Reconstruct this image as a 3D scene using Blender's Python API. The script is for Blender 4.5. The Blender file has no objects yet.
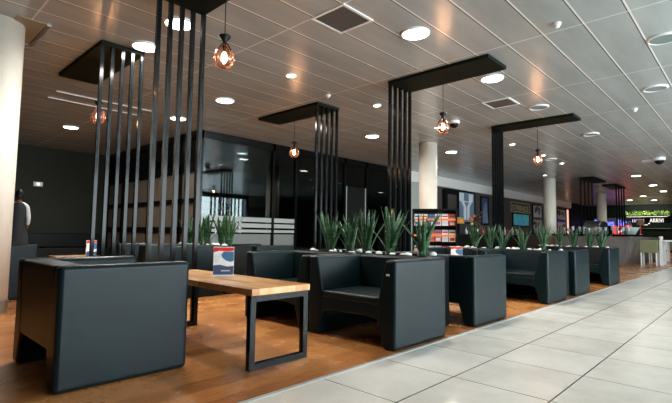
import bpy, bmesh, math, random
from mathutils import Vector, Matrix
random.seed(7)
S = bpy.context.scene
PI = math.pi

# ---------------------------------------------------------------- camera
CAM_H = 0.9
f_px, pitch, roll, yaw = 447.765, math.radians(4.1159), math.radians(0.84676), math.radians(43.3544)
fw = Vector((math.cos(yaw)*math.cos(pitch), math.sin(yaw)*math.cos(pitch), math.sin(pitch)))
rt = Vector((math.sin(yaw), -math.cos(yaw), 0)); up = rt.cross(fw)
rt2 = rt*math.cos(roll) + up*math.sin(roll); up2 = up*math.cos(roll) - rt*math.sin(roll)
cd = bpy.data.cameras.new('camera'); cam = bpy.data.objects.new('camera', cd)
S.collection.objects.link(cam); S.camera = cam
cd.sensor_width = 36; cd.lens = 36*f_px/672; cd.clip_end = 200; cd.clip_start = 0.05
M = Matrix((rt2, up2, -fw)).transposed().to_4x4(); M.translation = (0, 0, CAM_H)
cam.matrix_world = M

# ---------------------------------------------------------------- exposure, world, big lights
S.view_settings.view_transform = 'Standard'; S.view_settings.look = 'None'
S.view_settings.gamma = 1; S.view_settings.use_curve_mapping = False
S.view_settings.exposure = 0.8
w = bpy.data.worlds.new('sky'); S.world = w; w.use_nodes = True
w.node_tree.nodes['Background'].inputs[0].default_value = (0.62, 0.78, 1.0, 1)
w.node_tree.nodes['Background'].inputs[1].default_value = 1.0
SUN_WINDOW = 1150     # daylight that enters through the glazed wall of the concourse
DL = 22              # one ceiling downlight, watts
def area(name, loc, rot, sx, sy, power, col, shape='RECTANGLE', spread=PI):
    l = bpy.data.lights.new(name, 'AREA'); l.shape = shape; l.size = sx
    if shape == 'RECTANGLE': l.size_y = sy
    l.energy = power; l.color = col; l.spread = spread
    o = bpy.data.objects.new(name, l); S.collection.objects.link(o); o.location = loc; o.rotation_euler = rot
    return o
area('window_daylight', (9.0, -5.6, 1.65), (PI/2, 0, 0), 15, 2.7, SUN_WINDOW, (0.95, 0.965, 1.0))

# ---------------------------------------------------------------- materials
def mat(name, col, rough=0.5, metal=0.0, spec=0.5, emit=None, es=0, alpha=None, coat=0):
    m = bpy.data.materials.new(name); m.use_nodes = True
    b = m.node_tree.nodes['Principled BSDF']
    b.inputs['Base Color'].default_value = (*col, 1); b.inputs['Roughness'].default_value = rough
    b.inputs['Metallic'].default_value = metal; b.inputs['Specular IOR Level'].default_value = spec
    b.inputs['Coat Weight'].default_value = coat
    if emit: b.inputs['Emission Color'].default_value = (*emit, 1); b.inputs['Emission Strength'].default_value = es
    if alpha is not None: b.inputs['Alpha'].default_value = alpha
    return m
class N:
    def __init__(s, m): s.t = m.node_tree; s.b = s.t.nodes['Principled BSDF']
    def n(s, ty, **k):
        x = s.t.nodes.new(ty)
        for a, v in k.items(): setattr(x, a, v)
        return x
    def l(s, a, b): s.t.links.new(a, b)
    def obj(s):
        tc = s.n('ShaderNodeTexCoord'); return tc.outputs['Object']
    def mapping(s, v, scale=(1, 1, 1), loc=(0, 0, 0)):
        m = s.n('ShaderNodeMapping'); m.inputs['Scale'].default_value = scale; m.inputs['Location'].default_value = loc
        s.l(v, m.inputs[0]); return m.outputs[0]
    def noise(s, v, scale, detail=3, rough=0.5):
        x = s.n('ShaderNodeTexNoise'); x.inputs['Scale'].default_value = scale; x.inputs['Detail'].default_value = detail
        x.inputs['Roughness'].default_value = rough; s.l(v, x.inputs['Vector']); return x.outputs['Fac']
    def math(s, op, a, b=0.0, c=None):
        x = s.n('ShaderNodeMath', operation=op)
        for i, q in enumerate((a, b, c)):
            if q is None: continue
            if isinstance(q, (int, float)): x.inputs[i].default_value = q
            else: s.l(q, x.inputs[i])
        return x.outputs[0]
    def ramp(s, v, stops):
        x = s.n('ShaderNodeValToRGB'); e = x.color_ramp.elements
        while len(e) < len(stops): e.new(0.5)
        for i, (p, c) in enumerate(stops): e[i].position = p; e[i].color = (*c, 1)
        s.l(v, x.inputs[0]); return x.outputs[0]
    def mix(s, fac, a, b):
        x = s.n('ShaderNodeMix', data_type='RGBA')
        if isinstance(fac, (int, float)): x.inputs[0].default_value = fac
        else: s.l(fac, x.inputs[0])
        for i, q in ((6, a), (7, b)):
            if isinstance(q, tuple): x.inputs[i].default_value = (*q, 1)
            else: s.l(q, x.inputs[i])
        return x.outputs[2]
    def bump(s, h, strength=0.2, dist=0.01):
        x = s.n('ShaderNodeBump'); x.inputs['Strength'].default_value = strength; x.inputs['Distance'].default_value = dist
        s.l(h, x.inputs['Height']); s.l(x.outputs[0], s.b.inputs['Normal'])
    def sep(s, v):
        x = s.n('ShaderNodeSeparateXYZ'); s.l(v, x.inputs[0]); return x.outputs

# leather
leather = mat('leather', (0.024, 0.036, 0.040), 0.34, spec=0.19)
k = N(leather); o = k.obj()
v1 = k.noise(o, 90, 3); v2 = k.noise(o, 5, 3)
k.bump(k.math('ADD', v1, k.math('MULTIPLY', v2, 3.0)), 0.06, 0.005)
k.l(k.mix(v2, (0.0028, 0.0095, 0.0118), (0.005, 0.0145, 0.0175)), k.b.inputs['Base Color'])
# walnut/orange strip wood floor
wood = mat('wood_floor', (0.3, 0.13, 0.04), 0.3, spec=0.5)
k = N(wood); o = k.obj(); sx, sy, sz = k.sep(o)
row = k.math('FLOOR', k.math('MULTIPLY', sy, 6.0))
wn = k.n('ShaderNodeTexWhiteNoise', noise_dimensions='1D'); k.l(row, wn.inputs['W'])
plank = k.math('FLOOR', k.math('ADD', k.math('MULTIPLY', sx, 0.8), k.math('MULTIPLY', wn.outputs[0], 7.0)))
wn2 = k.n('ShaderNodeTexWhiteNoise', noise_dimensions='2D')
cb = k.n('ShaderNodeCombineXYZ'); k.l(row, cb.inputs[0]); k.l(plank, cb.inputs[1]); k.l(cb.outputs[0], wn2.inputs['Vector'])
g = k.noise(k.mapping(o, (2.2, 22, 1)), 3.0, 6, 0.65); g2 = k.noise(o, 1.6, 4, 0.6)
tot = k.math('ADD', k.math('MULTIPLY', g, 0.5), k.math('ADD', k.math('MULTIPLY', g2, 0.42), k.math('MULTIPLY', wn2.outputs[0], 0.18)))
k.l(k.ramp(tot, [(0.3, (0.15, 0.048, 0.016)), (0.52, (0.42, 0.16, 0.045)), (0.75, (0.64, 0.30, 0.095))]), k.b.inputs['Base Color'])
k.l(k.ramp(g2, [(0.3, (0.2,)*3), (0.8, (0.36,)*3)]), k.b.inputs['Roughness'])
k.bump(g, 0.08, 0.004)
# porcelain tiles 0.62 x 0.585 with dark joints
tile = mat('floor_tile', (0.6, 0.58, 0.54), 0.24, spec=0.5)
k = N(tile); o = k.obj(); sx, sy, sz = k.sep(o)
def joint(k, v, off, pitch, half):
    fr = k.math('FRACT', k.math('ADD', k.math('DIVIDE', k.math('SUBTRACT', v, off), pitch), 50.5))
    return k.math('LESS_THAN', k.math('ABSOLUTE', k.math('SUBTRACT', fr, 0.5)), half/pitch)
jj = k.math('MAXIMUM', joint(k, sx, 2.035, 0.625, 0.0035), joint(k, sy, 1.455, 0.585, 0.0045))
tx = k.math('FLOOR', k.math('DIVIDE', k.math('SUBTRACT', sx, 2.035), 0.625)); ty = k.math('FLOOR', k.math('DIVIDE', k.math('SUBTRACT', sy, 1.455), 0.585))
cb = k.n('ShaderNodeCombineXYZ'); k.l(tx, cb.inputs[0]); k.l(ty, cb.inputs[1])
wn = k.n('ShaderNodeTexWhiteNoise', noise_dimensions='2D'); k.l(cb.outputs[0], wn.inputs['Vector'])
g = k.noise(o, 2.5, 6, 0.65)
base = k.ramp(k.math('ADD', k.math('MULTIPLY', g, 0.8), k.math('MULTIPLY', wn.outputs[0], 0.2)),
              [(0.25, (0.54, 0.51, 0.45)), (0.55, (0.68, 0.65, 0.585)), (0.8, (0.77, 0.745, 0.69))])
k.l(k.mix(jj, base, (0.06, 0.055, 0.05)), k.b.inputs['Base Color'])
k.l(k.math('ADD', k.math('MULTIPLY', g, 0.15), 0.16), k.b.inputs['Roughness'])
# metal plank ceiling with bright reveals
ceil = mat('ceiling_panel', (0.3, 0.3, 0.29), 0.27, metal=0.2, spec=0.6)
k = N(ceil); o = k.obj(); sx, sy, sz = k.sep(o)
jy = joint(k, sy, 0.87, 0.4155, 0.009); jx = joint(k, sx, 5.215, 2.03, 0.010)
jyd = joint(k, sy, 0.885, 0.4155, 0.006)
g = k.noise(k.mapping(o, (0.5, 2.4, 1)), 1.2, 4, 0.6)
base = k.ramp(g, [(0.3, (0.35, 0.395, 0.40)), (0.7, (0.46, 0.51, 0.515))])
c1 = k.mix(jyd, base, (0.08, 0.08, 0.08)); c2 = k.mix(k.math('MULTIPLY', jx, 0.75), c1, (0.8, 0.8, 0.8))
k.l(k.mix(jy, c2, (0.95, 0.95, 0.93)), k.b.inputs['Base Color'])
k.bump(g, 0.05, 0.01)
# table top: butcher block
butcher = mat('butcher_block', (0.5, 0.25, 0.1), 0.3, coat=0.15)
k = N(butcher); o = k.obj(); sx, sy, sz = k.sep(o)
row = k.math('FLOOR', k.math('MULTIPLY', sx, 16.0)); wn = k.n('ShaderNodeTexWhiteNoise', noise_dimensions='1D'); k.l(row, wn.inputs['W'])
seg = k.math('FLOOR', k.math('ADD', k.math('MULTIPLY', sy, 2.6), k.math('MULTIPLY', wn.outputs[0], 9)))
cb = k.n('ShaderNodeCombineXYZ'); k.l(row, cb.inputs[0]); k.l(seg, cb.inputs[1])
wn2 = k.n('ShaderNodeTexWhiteNoise', noise_dimensions='2D'); k.l(cb.outputs[0], wn2.inputs['Vector'])
g = k.noise(k.mapping(o, (30, 3, 3)), 2.5, 6, 0.7)
k.l(k.ramp(k.math('ADD', k.math('MULTIPLY', g, 0.5), k.math('MULTIPLY', wn2.outputs[0], 0.5)),
   [(0.2, (0.42, 0.16, 0.04)), (0.5, (0.74, 0.38, 0.13)), (0.8, (0.88, 0.58, 0.28))]), k.b.inputs['Base Color'])
black = mat('black_steel', (0.004, 0.005, 0.0055), 0.14, spec=0.2)
blackm = mat('black_matt', (0.003, 0.005, 0.004), 0.5, spec=0.2)
canopy_m = mat('canopy_black', (0.002, 0.006, 0.003), 0.6, spec=0.15)
plaster = mat('column_plaster', (0.72, 0.67, 0.57), 0.5)
k = N(plaster); g = k.noise(k.obj(), 6, 4); k.l(k.mix(g, (0.68, 0.63, 0.53), (0.78, 0.73, 0.64)), k.b.inputs['Base Color'])
skirt = mat('skirting_brown', (0.10, 0.07, 0.05), 0.4)
k = N(skirt); sx, sy, sz = k.sep(k.obj()); k.l(k.ramp(k.noise(k.mapping(k.obj(), (1, 1, .05)), 30, 2), [(0.4, (0.06, .045, .035)), (0.6, (0.22, .18, .14))]), k.b.inputs['Base Color'])
wall_dark = mat('wall_dark_green', (0.035, 0.042, 0.034), 0.6, spec=0.12)
k = N(wall_dark); g = k.noise(k.obj(), 0.9, 3); k.l(k.mix(g, (0.024, 0.028, 0.021), (0.036, 0.041, 0.031)), k.b.inputs['Base Color'])
wall_grey = mat('wall_slate', (0.085, 0.082, 0.078), 0.6)
k = N(wall_grey); g = k.noise(k.mapping(k.obj(), (3, 1, .2)), 3, 3); k.l(k.mix(g, (0.045, 0.043, 0.042), (0.085, 0.081, 0.077)), k.b.inputs['Base Color'])
wall_pale = mat('wall_pale', (0.42, 0.46, 0.42), 0.5)
white_p = mat('white_paint', (0.78, 0.80, 0.78), 0.4)
black_wall = mat('wall_black_green', (0.003, 0.007, 0.004), 0.6, spec=0.1)
glass = bpy.data.materials.new('tinted_glass'); glass.use_nodes = True
t = glass.node_tree; t.nodes.clear(); out = t.nodes.new('ShaderNodeOutputMaterial'); mx = t.nodes.new('ShaderNodeMixShader')
tr = t.nodes.new('ShaderNodeBsdfTransparent'); tr.inputs[0].default_value = (0.22, 0.27, 0.27, 1)
gl = t.nodes.new('ShaderNodeBsdfGlossy'); gl.inputs['Roughness'].default_value = 0.02; gl.inputs[0].default_value = (0.8, 0.9, 0.9, 1)
fr = t.nodes.new('ShaderNodeFresnel'); fr.inputs[0].default_value = 1.6
t.links.new(fr.outputs[0], mx.inputs[0]); t.links.new(tr.outputs[0], mx.inputs[1]); t.links.new(gl.outputs[0], mx.inputs[2]); t.links.new(mx.outputs[0], out.inputs[0])
clear = bpy.data.materials.new('window_glass'); clear.use_nodes = True
t = clear.node_tree; t.nodes.clear(); out = t.nodes.new('ShaderNodeOutputMaterial'); mx = t.nodes.new('ShaderNodeMixShader'); mx.inputs[0].default_value = 0.06
tr = t.nodes.new('ShaderNodeBsdfTransparent'); tr.inputs[0].default_value = (0.93, 0.97, 0.97, 1); gl = t.nodes.new('ShaderNodeBsdfGlossy'); gl.inputs['Roughness'].default_value = 0.03
t.links.new(tr.outputs[0], mx.inputs[1]); t.links.new(gl.outputs[0], mx.inputs[2]); t.links.new(mx.outputs[0], out.inputs[0])
amber = bpy.data.materials.new('amber_glass'); amber.use_nodes = True
t = amber.node_tree; t.nodes.clear(); out = t.nodes.new('ShaderNodeOutputMaterial'); mx = t.nodes.new('ShaderNodeMixShader')
tr = t.nodes.new('ShaderNodeBsdfTransparent'); tr.inputs[0].default_value = (1.0, 0.80, 0.72, 1); gl = t.nodes.new('ShaderNodeBsdfGlossy'); gl.inputs['Roughness'].default_value = 0.05; gl.inputs[0].default_value = (1, .68, .55, 1)
lw = t.nodes.new('ShaderNodeLayerWeight'); lw.inputs[0].default_value = 0.45
t.links.new(lw.outputs['Facing'], mx.inputs[0]); t.links.new(tr.outputs[0], mx.inputs[1]); t.links.new(gl.outputs[0], mx.inputs[2]); t.links.new(mx.outputs[0], out.inputs[0])
copper = mat('copper_wire', (0.22, 0.11, 0.08), 0.4, metal=0.6)
filament = mat('filament_bulb', (1, .7, .4), emit=(1.0, 0.66, 0.36), es=40)
diffuser = mat('light_diffuser', (1, 1, 1), emit=(1.0, 0.98, 0.95), es=14)
diffuser_dim = mat('light_diffuser_dim', (.10, .15, .15), 0.15, emit=(0.75, 0.95, 0.92), es=0.05)
spot_e = mat('spot_lens', (1, 1, 1), emit=(1.0, 0.93, 0.85), es=12)
chrome = mat('brushed_metal', (0.55, 0.57, 0.57), 0.28, metal=1)
alu = mat('frosted_stripe', (0.30, 0.35, 0.35), 0.4)
frost = mat('frosted_film', (0.22, 0.27, 0.27), 0.5, alpha=0.62)
beige_pane = mat('beige_pane', (0.15, 0.128, 0.10), 0.45)
leaf_m = mat('leaf_green', (0.06, 0.17, 0.05), 0.42)
k = N(leaf_m); o = k.obj(); g = k.noise(k.mapping(o, (1, 1, 9)), 8, 3)
k.l(k.ramp(g, [(0.3, (0.012, 0.05, 0.02)), (0.55, (0.035, 0.11, 0.045)), (0.75, (0.16, 0.25, 0.10))]), k.b.inputs['Base Color'])
pebble_m = mat('white_pebble', (0.75, 0.74, 0.70), 0.55)
soil = mat('soil', (0.02, 0.016, 0.012), 0.9)
white_plastic = mat('white_plastic', (0.8, 0.8, 0.78), 0.35)
vent_m = mat('vent_grille', (0.06, 0.06, 0.06), 0.6)
k = N(vent_m); sx, sy, sz = k.sep(k.obj()); fr_ = k.math('GREATER_THAN', k.math('FRACT', k.math('MULTIPLY', sx, 40)), 0.55)
k.l(k.mix(fr_, (0.03, 0.03, 0.03), (0.14, 0.14, 0.14)), k.b.inputs['Base Color'])
skin = mat('skin', (0.16, 0.08, 0.05), 0.5); hair_m = mat('hair_black', (0.008, 0.007, 0.007), 0.5)
shirt = mat('white_shirt', (0.72, 0.76, 0.80), 0.7); dress = mat('charcoal_cloth', (0.022, 0.026, 0.03), 0.8)
olive = mat('olive_fabric', (0.20, 0.20, 0.10), 0.7); red = mat('red', (0.65, 0.03, 0.02), 0.4); paper = mat('paper', (0.78, 0.80, 0.83), 0.5)
blue_print = mat('blue_print', (0.05, 0.16, 0.30), 0.4); navy = mat('navy', (0.05, 0.08, 0.16), 0.4)
orange = mat('orange', (0.8, 0.22, 0.04), 0.5); brown = mat('brown', (0.09, 0.04, 0.02), 0.6); cream = mat('cream', (0.8, 0.74, 0.6), 0.6)
pink = mat('pink', (0.6, 0.15, 0.2), 0.5); yellow = mat('yellow', (0.7, 0.45, 0.05), 0.5)
gold = mat('gold_letter', (0.55, 0.47, 0.30), 0.35, metal=0.5)
led_blue = mat('led_blue', (0.2, 0.2, 1), emit=(0.22, 0.20, 1.0), es=1.1); led_red = mat('led_red', (1, .1, .1), emit=(1.0, 0.05, 0.08), es=0.35)
led_white = mat('led_white', (1, 1, 1), emit=(1.0, 0.98, 0.9), es=0.7)
reflection_blue = mat('reflection_blue', (0.2, 0.5, 0.6), emit=(0.35, 0.75, 0.95), es=0.7)  # glow painted for a daylight window mirrored in the glass
tv_m = mat('tv_picture', (0.02, 0.2, 0.2), 0.3)
k = N(tv_m); g = k.noise(k.obj(), 2.2, 3)
cc = k.ramp(g, [(0.35, (0.01, 0.16, 0.15)), (0.52, (0.03, 0.28, 0.30)), (0.7, (0.05, 0.08, 0.5))])
k.l(cc, k.b.inputs['Emission Color']); k.b.inputs['Emission Strength'].default_value = 0.2; k.l(cc, k.b.inputs['Base Color'])
hedge_m = mat('hedge_leaf', (0.16, 0.30, 0.04), 0.6)
k = N(hedge_m); g = k.noise(k.obj(), 6, 4); k.l(k.ramp(g, [(0.35, (0.10, 0.20, 0.03)), (0.65, (0.45, 0.65, 0.14))]), k.b.inputs['Base Color'])
bar_m = mat('bar_front', (0.14, 0.15, 0.155), 0.3, metal=0.6)
k = N(bar_m); g = k.noise(k.mapping(k.obj(), (1, 1, .4)), 1.8, 3); k.l(k.mix(g, (0.12, 0.13, 0.135), (0.42, 0.43, 0.44)), k.b.inputs['Base Color'])
art_m = mat('art_pale_blue', (0.16, 0.24, 0.34), 0.5)

# ---------------------------------------------------------------- mesh helpers
def box(bm, x0, x1, y0, y1, z0, z1, mi=0):
    vs = [bm.verts.new((x, y, z)) for z in (z0, z1) for y in (y0, y1) for x in (x0, x1)]
    fs = [(0, 2, 3, 1), (4, 5, 7, 6), (0, 1, 5, 4), (2, 6, 7, 3), (0, 4, 6, 2), (1, 3, 7, 5)]
    for q in fs:
        fa = bm.faces.new([vs[i] for i in q]); fa.material_index = mi
    return vs
def prism(bm, pts, axis, a, b):
    """polygon in the two other axes extruded a..b along axis"""
    def P(p, t):
        return {'x': (t, p[0], p[1]), 'y': (p[0], t, p[1]), 'z': (p[0], p[1], t)}[axis]
    A = [bm.verts.new(P(p, a)) for p in pts]; B = [bm.verts.new(P(p, b)) for p in pts]
    bm.faces.new(A); bm.faces.new(B[::-1]); n = len(pts)
    for i in range(n): bm.faces.new((A[i], B[i], B[(i+1) % n], A[(i+1) % n]))
def lathe(bm, prof, seg=20, loc=(0, 0, 0), caps=True):
    rings = []
    for r, z in prof:
        rings.append([bm.verts.new((loc[0]+r*math.cos(2*PI*i/seg), loc[1]+r*math.sin(2*PI*i/seg), loc[2]+z)) for i in range(seg)])
    for a, b in zip(rings, rings[1:]):
        for i in range(seg): bm.faces.new((a[i], a[(i+1) % seg], b[(i+1) % seg], b[i]))
    if caps: bm.faces.new(rings[0][::-1]); bm.faces.new(rings[-1])
def tube(bm, pts, r, seg=6):
    pts = [Vector(p) for p in pts]; rings = []
    for i, p in enumerate(pts):
        d = (pts[min(i+1, len(pts)-1)] - pts[max(i-1, 0)]).normalized()
        a = d.orthogonal().normalized() if i == 0 else (prev - d*prev.dot(d)).normalized()
        prev = a; b = d.cross(a)
        rr = r[i] if isinstance(r, (list, tuple)) else r
        rings.append([bm.verts.new(p + (a*math.cos(2*PI*j/seg) + b*math.sin(2*PI*j/seg))*rr) for j in range(seg)])
    for A, B in zip(rings, rings[1:]):
        for j in range(seg): bm.faces.new((A[j], A[(j+1) % seg], B[(j+1) % seg], B[j]))
    bm.faces.new(rings[0][::-1]); bm.faces.new(rings[-1])
def obj(name, bm, m, parent=None, bevel=0, smooth=False, seg=2):
    bmesh.ops.recalc_face_normals(bm, faces=bm.faces)
    me = bpy.data.meshes.new(name); bm.to_mesh(me); bm.free()
    for x in (m if isinstance(m, (list, tuple)) else [m]): me.materials.append(x)
    o = bpy.data.objects.new(name, me); S.collection.objects.link(o)
    if parent: o.parent = parent
    if smooth:
        for p in me.polygons: p.use_smooth = True
    if bevel:
        b = o.modifiers.new('bevel', 'BEVEL'); b.width = bevel; b.segments = seg; b.limit_method = 'ANGLE'; b.angle_limit = 0.6
        for p in me.polygons: p.use_smooth = True
        wn_ = o.modifiers.new('wn', 'WEIGHTED_NORMAL'); wn_.keep_sharp = True
    return o
def bx(name, m, x0, x1, y0, y1, z0, z1, parent=None, bevel=0):
    bm = bmesh.new(); box(bm, x0, x1, y0, y1, z0, z1); return obj(name, bm, m, parent, bevel)
def struct(o): o['kind'] = 'structure'; return o
def thing(name, label, cat, loc=(0, 0, 0), rz=0, group=None):
    o = bpy.data.objects.new(name, None); S.collection.objects.link(o); o.location = loc; o.rotation_euler = (0, 0, rz)
    o.empty_display_size = 0.1; return tag(o, label, cat, group)
def tag(o, label, cat, group=None):
    o['label'] = label; o['category'] = cat
    if group: o['group'] = group
    return o
def dup(root, loc, label, rz=None, group=None):
    r = root.copy(); S.collection.objects.link(r); r.location = loc; r['label'] = label
    if rz is not None: r.rotation_euler = (0, 0, rz)
    if group: r['group'] = group
    for ch in list(root.children):
        c = ch.copy(); S.collection.objects.link(c); c.parent = r
        for gch in ch.children:
            d = gch.copy(); S.collection.objects.link(d); d.parent = c
    return r
def text(name, s, size, m, loc, rot, parent=None, depth=0.01, align='LEFT', sx=1.0):
    cu = bpy.data.curves.new(name, 'FONT'); cu.body = s; cu.size = size; cu.extrude = depth; cu.align_x = align
    tmp = bpy.data.objects.new(name, cu); S.collection.objects.link(tmp)
    bpy.context.view_layer.update()
    me = bpy.data.meshes.new_from_object(tmp.evaluated_get(bpy.context.evaluated_depsgraph_get()))
    bpy.data.objects.remove(tmp); me.materials.clear(); me.materials.append(m)
    o = bpy.data.objects.new(name, me); S.collection.objects.link(o)
    o.location = loc; o.rotation_euler = rot; o.scale = (sx, 1, 1)
    if parent: o.parent = parent
    return o

# ================================================================ STRUCTURE
H = 3.2
X0, X1, Y0, Y1 = -6.0, 36.5, -5.0, 14.5
struct(bx('floor_tile', tile, X0, X1, Y0, 2.03, -0.1, 0.0)).name = 'floor'
struct(bx('floor', wood, X0, X1, 2.03, Y1, -0.1, 0.0))
struct(bx('trim_1', mat('edge_strip', (.42, .42, .40), .4), X0, X1, 2.005, 2.035, -0.02, 0.004))
struct(bx('ceiling', ceil, X0, X1, Y0, Y1, H, H+0.1))
struct(bx('wall_back', wall_dark, X0, X1, Y1, Y1+0.2, 0, H))
struct(bx('wall_left', wall_dark, X0-0.2, X0, Y0, Y1, 0, H))
struct(bx('wall_right', black_wall, X1, X1+0.2, Y0, Y1, 0, H))
# window wall behind the camera (concourse glazing)
WX0, WX1 = 1.5, 16.5
bm = bmesh.new(); box(bm, WX0, WX1, Y0-0.2, Y0, 0, 0.3); box(bm, WX0, WX1, Y0-0.2, Y0, 3.0, H); box(bm, X0, WX0, Y0-0.2, Y0, 0, H); box(bm, WX1, X1, Y0-0.2, Y0, 0, H)
struct(obj('wall_front', bm, wall_grey))
for n in range(6):
    x = WX0+2.5*n; x2 = x+2.5
    wf = bmesh.new()
    for a, b, c, d in ((x, x+0.04, 0.3, 3.0), (x2-0.04, x2, 0.3, 3.0), (x, x2, 0.3, 0.36), (x, x2, 2.94, 3.0)): box(wf, a, b, Y0-0.14, Y0-0.04, c, d)
    if n == 5:
        for q in range(1, 9): box(wf, x+q*0.277-0.05, x+q*0.277+0.05, Y0-0.14, Y0-0.1, 0.36, 2.94)  # bars added so this window's reflection in the glazed wall looks slatted
    wfo = struct(obj('window_%d' % (n+1), wf, black))
    bx('pane', clear, x+0.04, x2-0.04, Y0-0.10, Y0-0.09, 0.36, 2.94, wfo)
# glazed room on the far side of the seating
GX, GY = 5.15, 9.05
bm = bmesh.new()
mull = [5.17, 7.24, 8.02, 9.99, 11.03, 13.42]
for x in mull: box(bm, x-0.04, x+0.04, GY, GY+0.10, 0, H)
box(bm, GX, 13.5, GY, GY+0.10, 3.02, H); box(bm, GX, 13.5, GY, GY+0.1, 0, 0.12)
gw = struct(obj('wall_glazed', bm, black))
for i, (a, b) in enumerate(zip(mull, mull[1:])):
    bx('glass_pane', glass, a+0.04, b-0.04, GY+0.04, GY+0.052, 0.12, 3.02, gw)
bm = bmesh.new()
for z0, z1 in ((1.16, 1.27), (1.02, 1.12), (0.90, 0.97)): box(bm, 5.22, 7.98, GY+0.012, GY+0.030, z0, z1)
obj('frosted_stripes', bm, alu, gw)
bx('frosted_film', frost, 5.22, 7.98, GY+0.028, GY+0.034, 0.3, 0.86, gw)
bx('door_panel', blackm, 10.05, 10.97, GY+0.02, GY+0.09, 0.12, 2.35, gw)
for a in (10.03, 10.93): bx('door_edge_strip', alu, a, a+0.04, GY, GY+0.02, 0.12, 2.35, gw)
# slatted/beige partition at right angles
bm = bmesh.new()
for z0, z1 in ((0.86, 1.0), (1.55, 1.66), (2.26, 2.46), (0, 0.12), (3.05, H)): box(bm, GX-0.04, GX+0.06, GY+0.1, Y1, z0, z1)
for y in (GY+0.14, 9.9, 10.75, 11.6, 12.45, 13.3, 14.4): box(bm, GX-0.04, GX+0.06, y-0.05, y+0.05, 0, H)
pw = struct(obj('wall_partition', bm, black))
bx('lower_panel', beige_pane, GX, GX+0.02, GY+0.1, Y1, 0.1, 2.3, pw)
bx('upper_glass', glass, GX+0.005, GX+0.015, GY+0.1, Y1, 2.4, 3.06, pw)
# beige bays inside, seen through the right glass bays
bm = bmesh.new(); bmf = bmesh.new()
for i in range(6):
    a = 8.2 + i*0.95; box(bm, a, a+0.82, 11.4, 11.44, 0.2, 2.4); 
for z in (0.12, 0.9, 1.6, 2.4): box(bmf, 8.0, 13.5, 11.36, 11.46, z, z+0.09)
iw = struct(obj('wall_inner', bmf, black)); obj('pane', bm, beige_pane, iw)
# right part of the far wall: white bulkhead, pale return, slate wall, dark bar wall
struct(bx('trim_2', white_p, 13.5, 32.4, GY-0.02, GY+0.35, 2.82, H))
struct(bx('wall_pale', wall_pale, 13.5, 15.4, GY+0.1, GY+0.3, 0, 2.82))
struct(bx('wall_slate', wall_grey, 15.4, 32.4, GY+0.1, GY+0.3, 0, 2.82))
struct(bx('wall_bar', black_wall, 32.4, X1, GY+0.05, GY+0.3, 0, H))
# columns
for i, cx in enumerate((0.92, 9.71, 18.72, 26.8)):
    bm = bmesh.new(); cr = 0.225 if i else 0.245; lathe(bm, [(cr, 0), (cr, H)], 40, (cx, 6.0 if i else 6.08, 0))
    c = obj('column', bm, plaster, None, smooth=True); tag(c, ('cream round column at the left edge behind the near armchair', 'cream round column behind the magazine rack', 'pale round column in front of the framed posters on the slate wall', 'far cream round column behind the bar counter')[i], 'column', 'round columns in a line')
    c.data.polygons[-1].use_smooth = False
    bm = bmesh.new(); lathe(bm, [(cr+.01, 0), (cr+.01, 0.13), (cr+.002, 0.135)], 40, (cx, 6.0 if i else 6.08, 0)); obj('skirting', bm, skirt, c)

# ================================================================ ARMCHAIRS
D, W, HH = 0.78, 0.975, 0.70
def make_chair(label, depth=D):
    """faces -X, near corner of the front at the origin, extends +X and +Y"""
    t = thing('armchair', label, 'armchair', group='black leather box armchairs')
    ys = [0, W]
    def arm(sgn):
        pr = [(0, 0), (0, HH), (0.10, HH), (0.185, 0.36), (0.185, 0.20), (0.15, 0.11), (0.13, 0.0)]
        if sgn: pr = [(W-a, b) for a, b in pr]
        bm = bmesh.new(); prism(bm, pr, 'x', 0, depth); return bm
    a1 = obj('armrest', arm(0), leather, t, bevel=0.03, seg=4); a2 = obj('armrest', arm(1), leather, t, bevel=0.03, seg=4)
    # backrest with slightly raked front and an arch below
    bm = bmesh.new(); prism(bm, [(depth-0.24, 0.34), (depth-0.18, HH-0.004), (depth-0.004, HH-0.004), (depth-0.004, 0.21), (depth-0.24, 0.21)], 'y', 0.112, W-0.112)
    obj('backrest', bm, leather, t, bevel=0.02, seg=3)
    bm = bmesh.new()
    prism(bm, [(0.15, 0.21), (0.30, 0.235), (W-0.30, 0.235), (W-0.15, 0.21), (W-0.15, 0.345), (0.15, 0.345)], 'x', 0.006, depth-0.2)
    obj('seat_base', bm, leather, t, bevel=0.012)
    bm = bmesh.new(); box(bm, 0.004, depth-0.22, 0.178, W-0.178, 0.335, 0.40)
    obj('seat_cushion', bm, leather, t, bevel=0.025, seg=3)
    bm = bmesh.new(); box(bm, -0.004, 0.002, 0.055, 0.085, 0.575, 0.59); obj('label_tag', bm, white_plastic, t)
    return t
proto = make_chair('black leather box armchair facing the wooden table, corner nearest the tiled walkway')
GRP = 'black leather box armchairs'
def chair(x0, y0, face, label, first=False):
    """x0,y0 = low corner of footprint"""
    if face == '-x': loc, rz = (x0, y0, 0), 0
    else: loc, rz = (x0+D, y0+W, 0), PI
    if first: proto.location = loc; proto.rotation_euler = (0, 0, rz); proto['label'] = label; return proto
    return dup(proto, loc, label, rz)
chair(2.86, 2.06, '-x', 'black armchair with open seat beside the wooden table end, tall plants behind its back', True)
big_ = chair(0.765, 2.80, '+x', 'largest black armchair in the left foreground, its back and outer arm to the viewer')
big_.scale = (1, 0.97, 1); big_.location.y = 2.80+W*0.97
chair(2.86, 3.05, '-x', 'black armchair with open seat behind the far corner of the wooden table')
chair(4.19, 2.06, '+x', 'black armchair seen from back and side, white tag near its top, right of tall plants')
chair(4.19, 3.05, '+x', 'black armchair at the planter behind the foreground plants, beside the rack')
chair(6.31, 2.06, '-x', 'black armchair with open front facing left, before the second row of plants')
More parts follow.
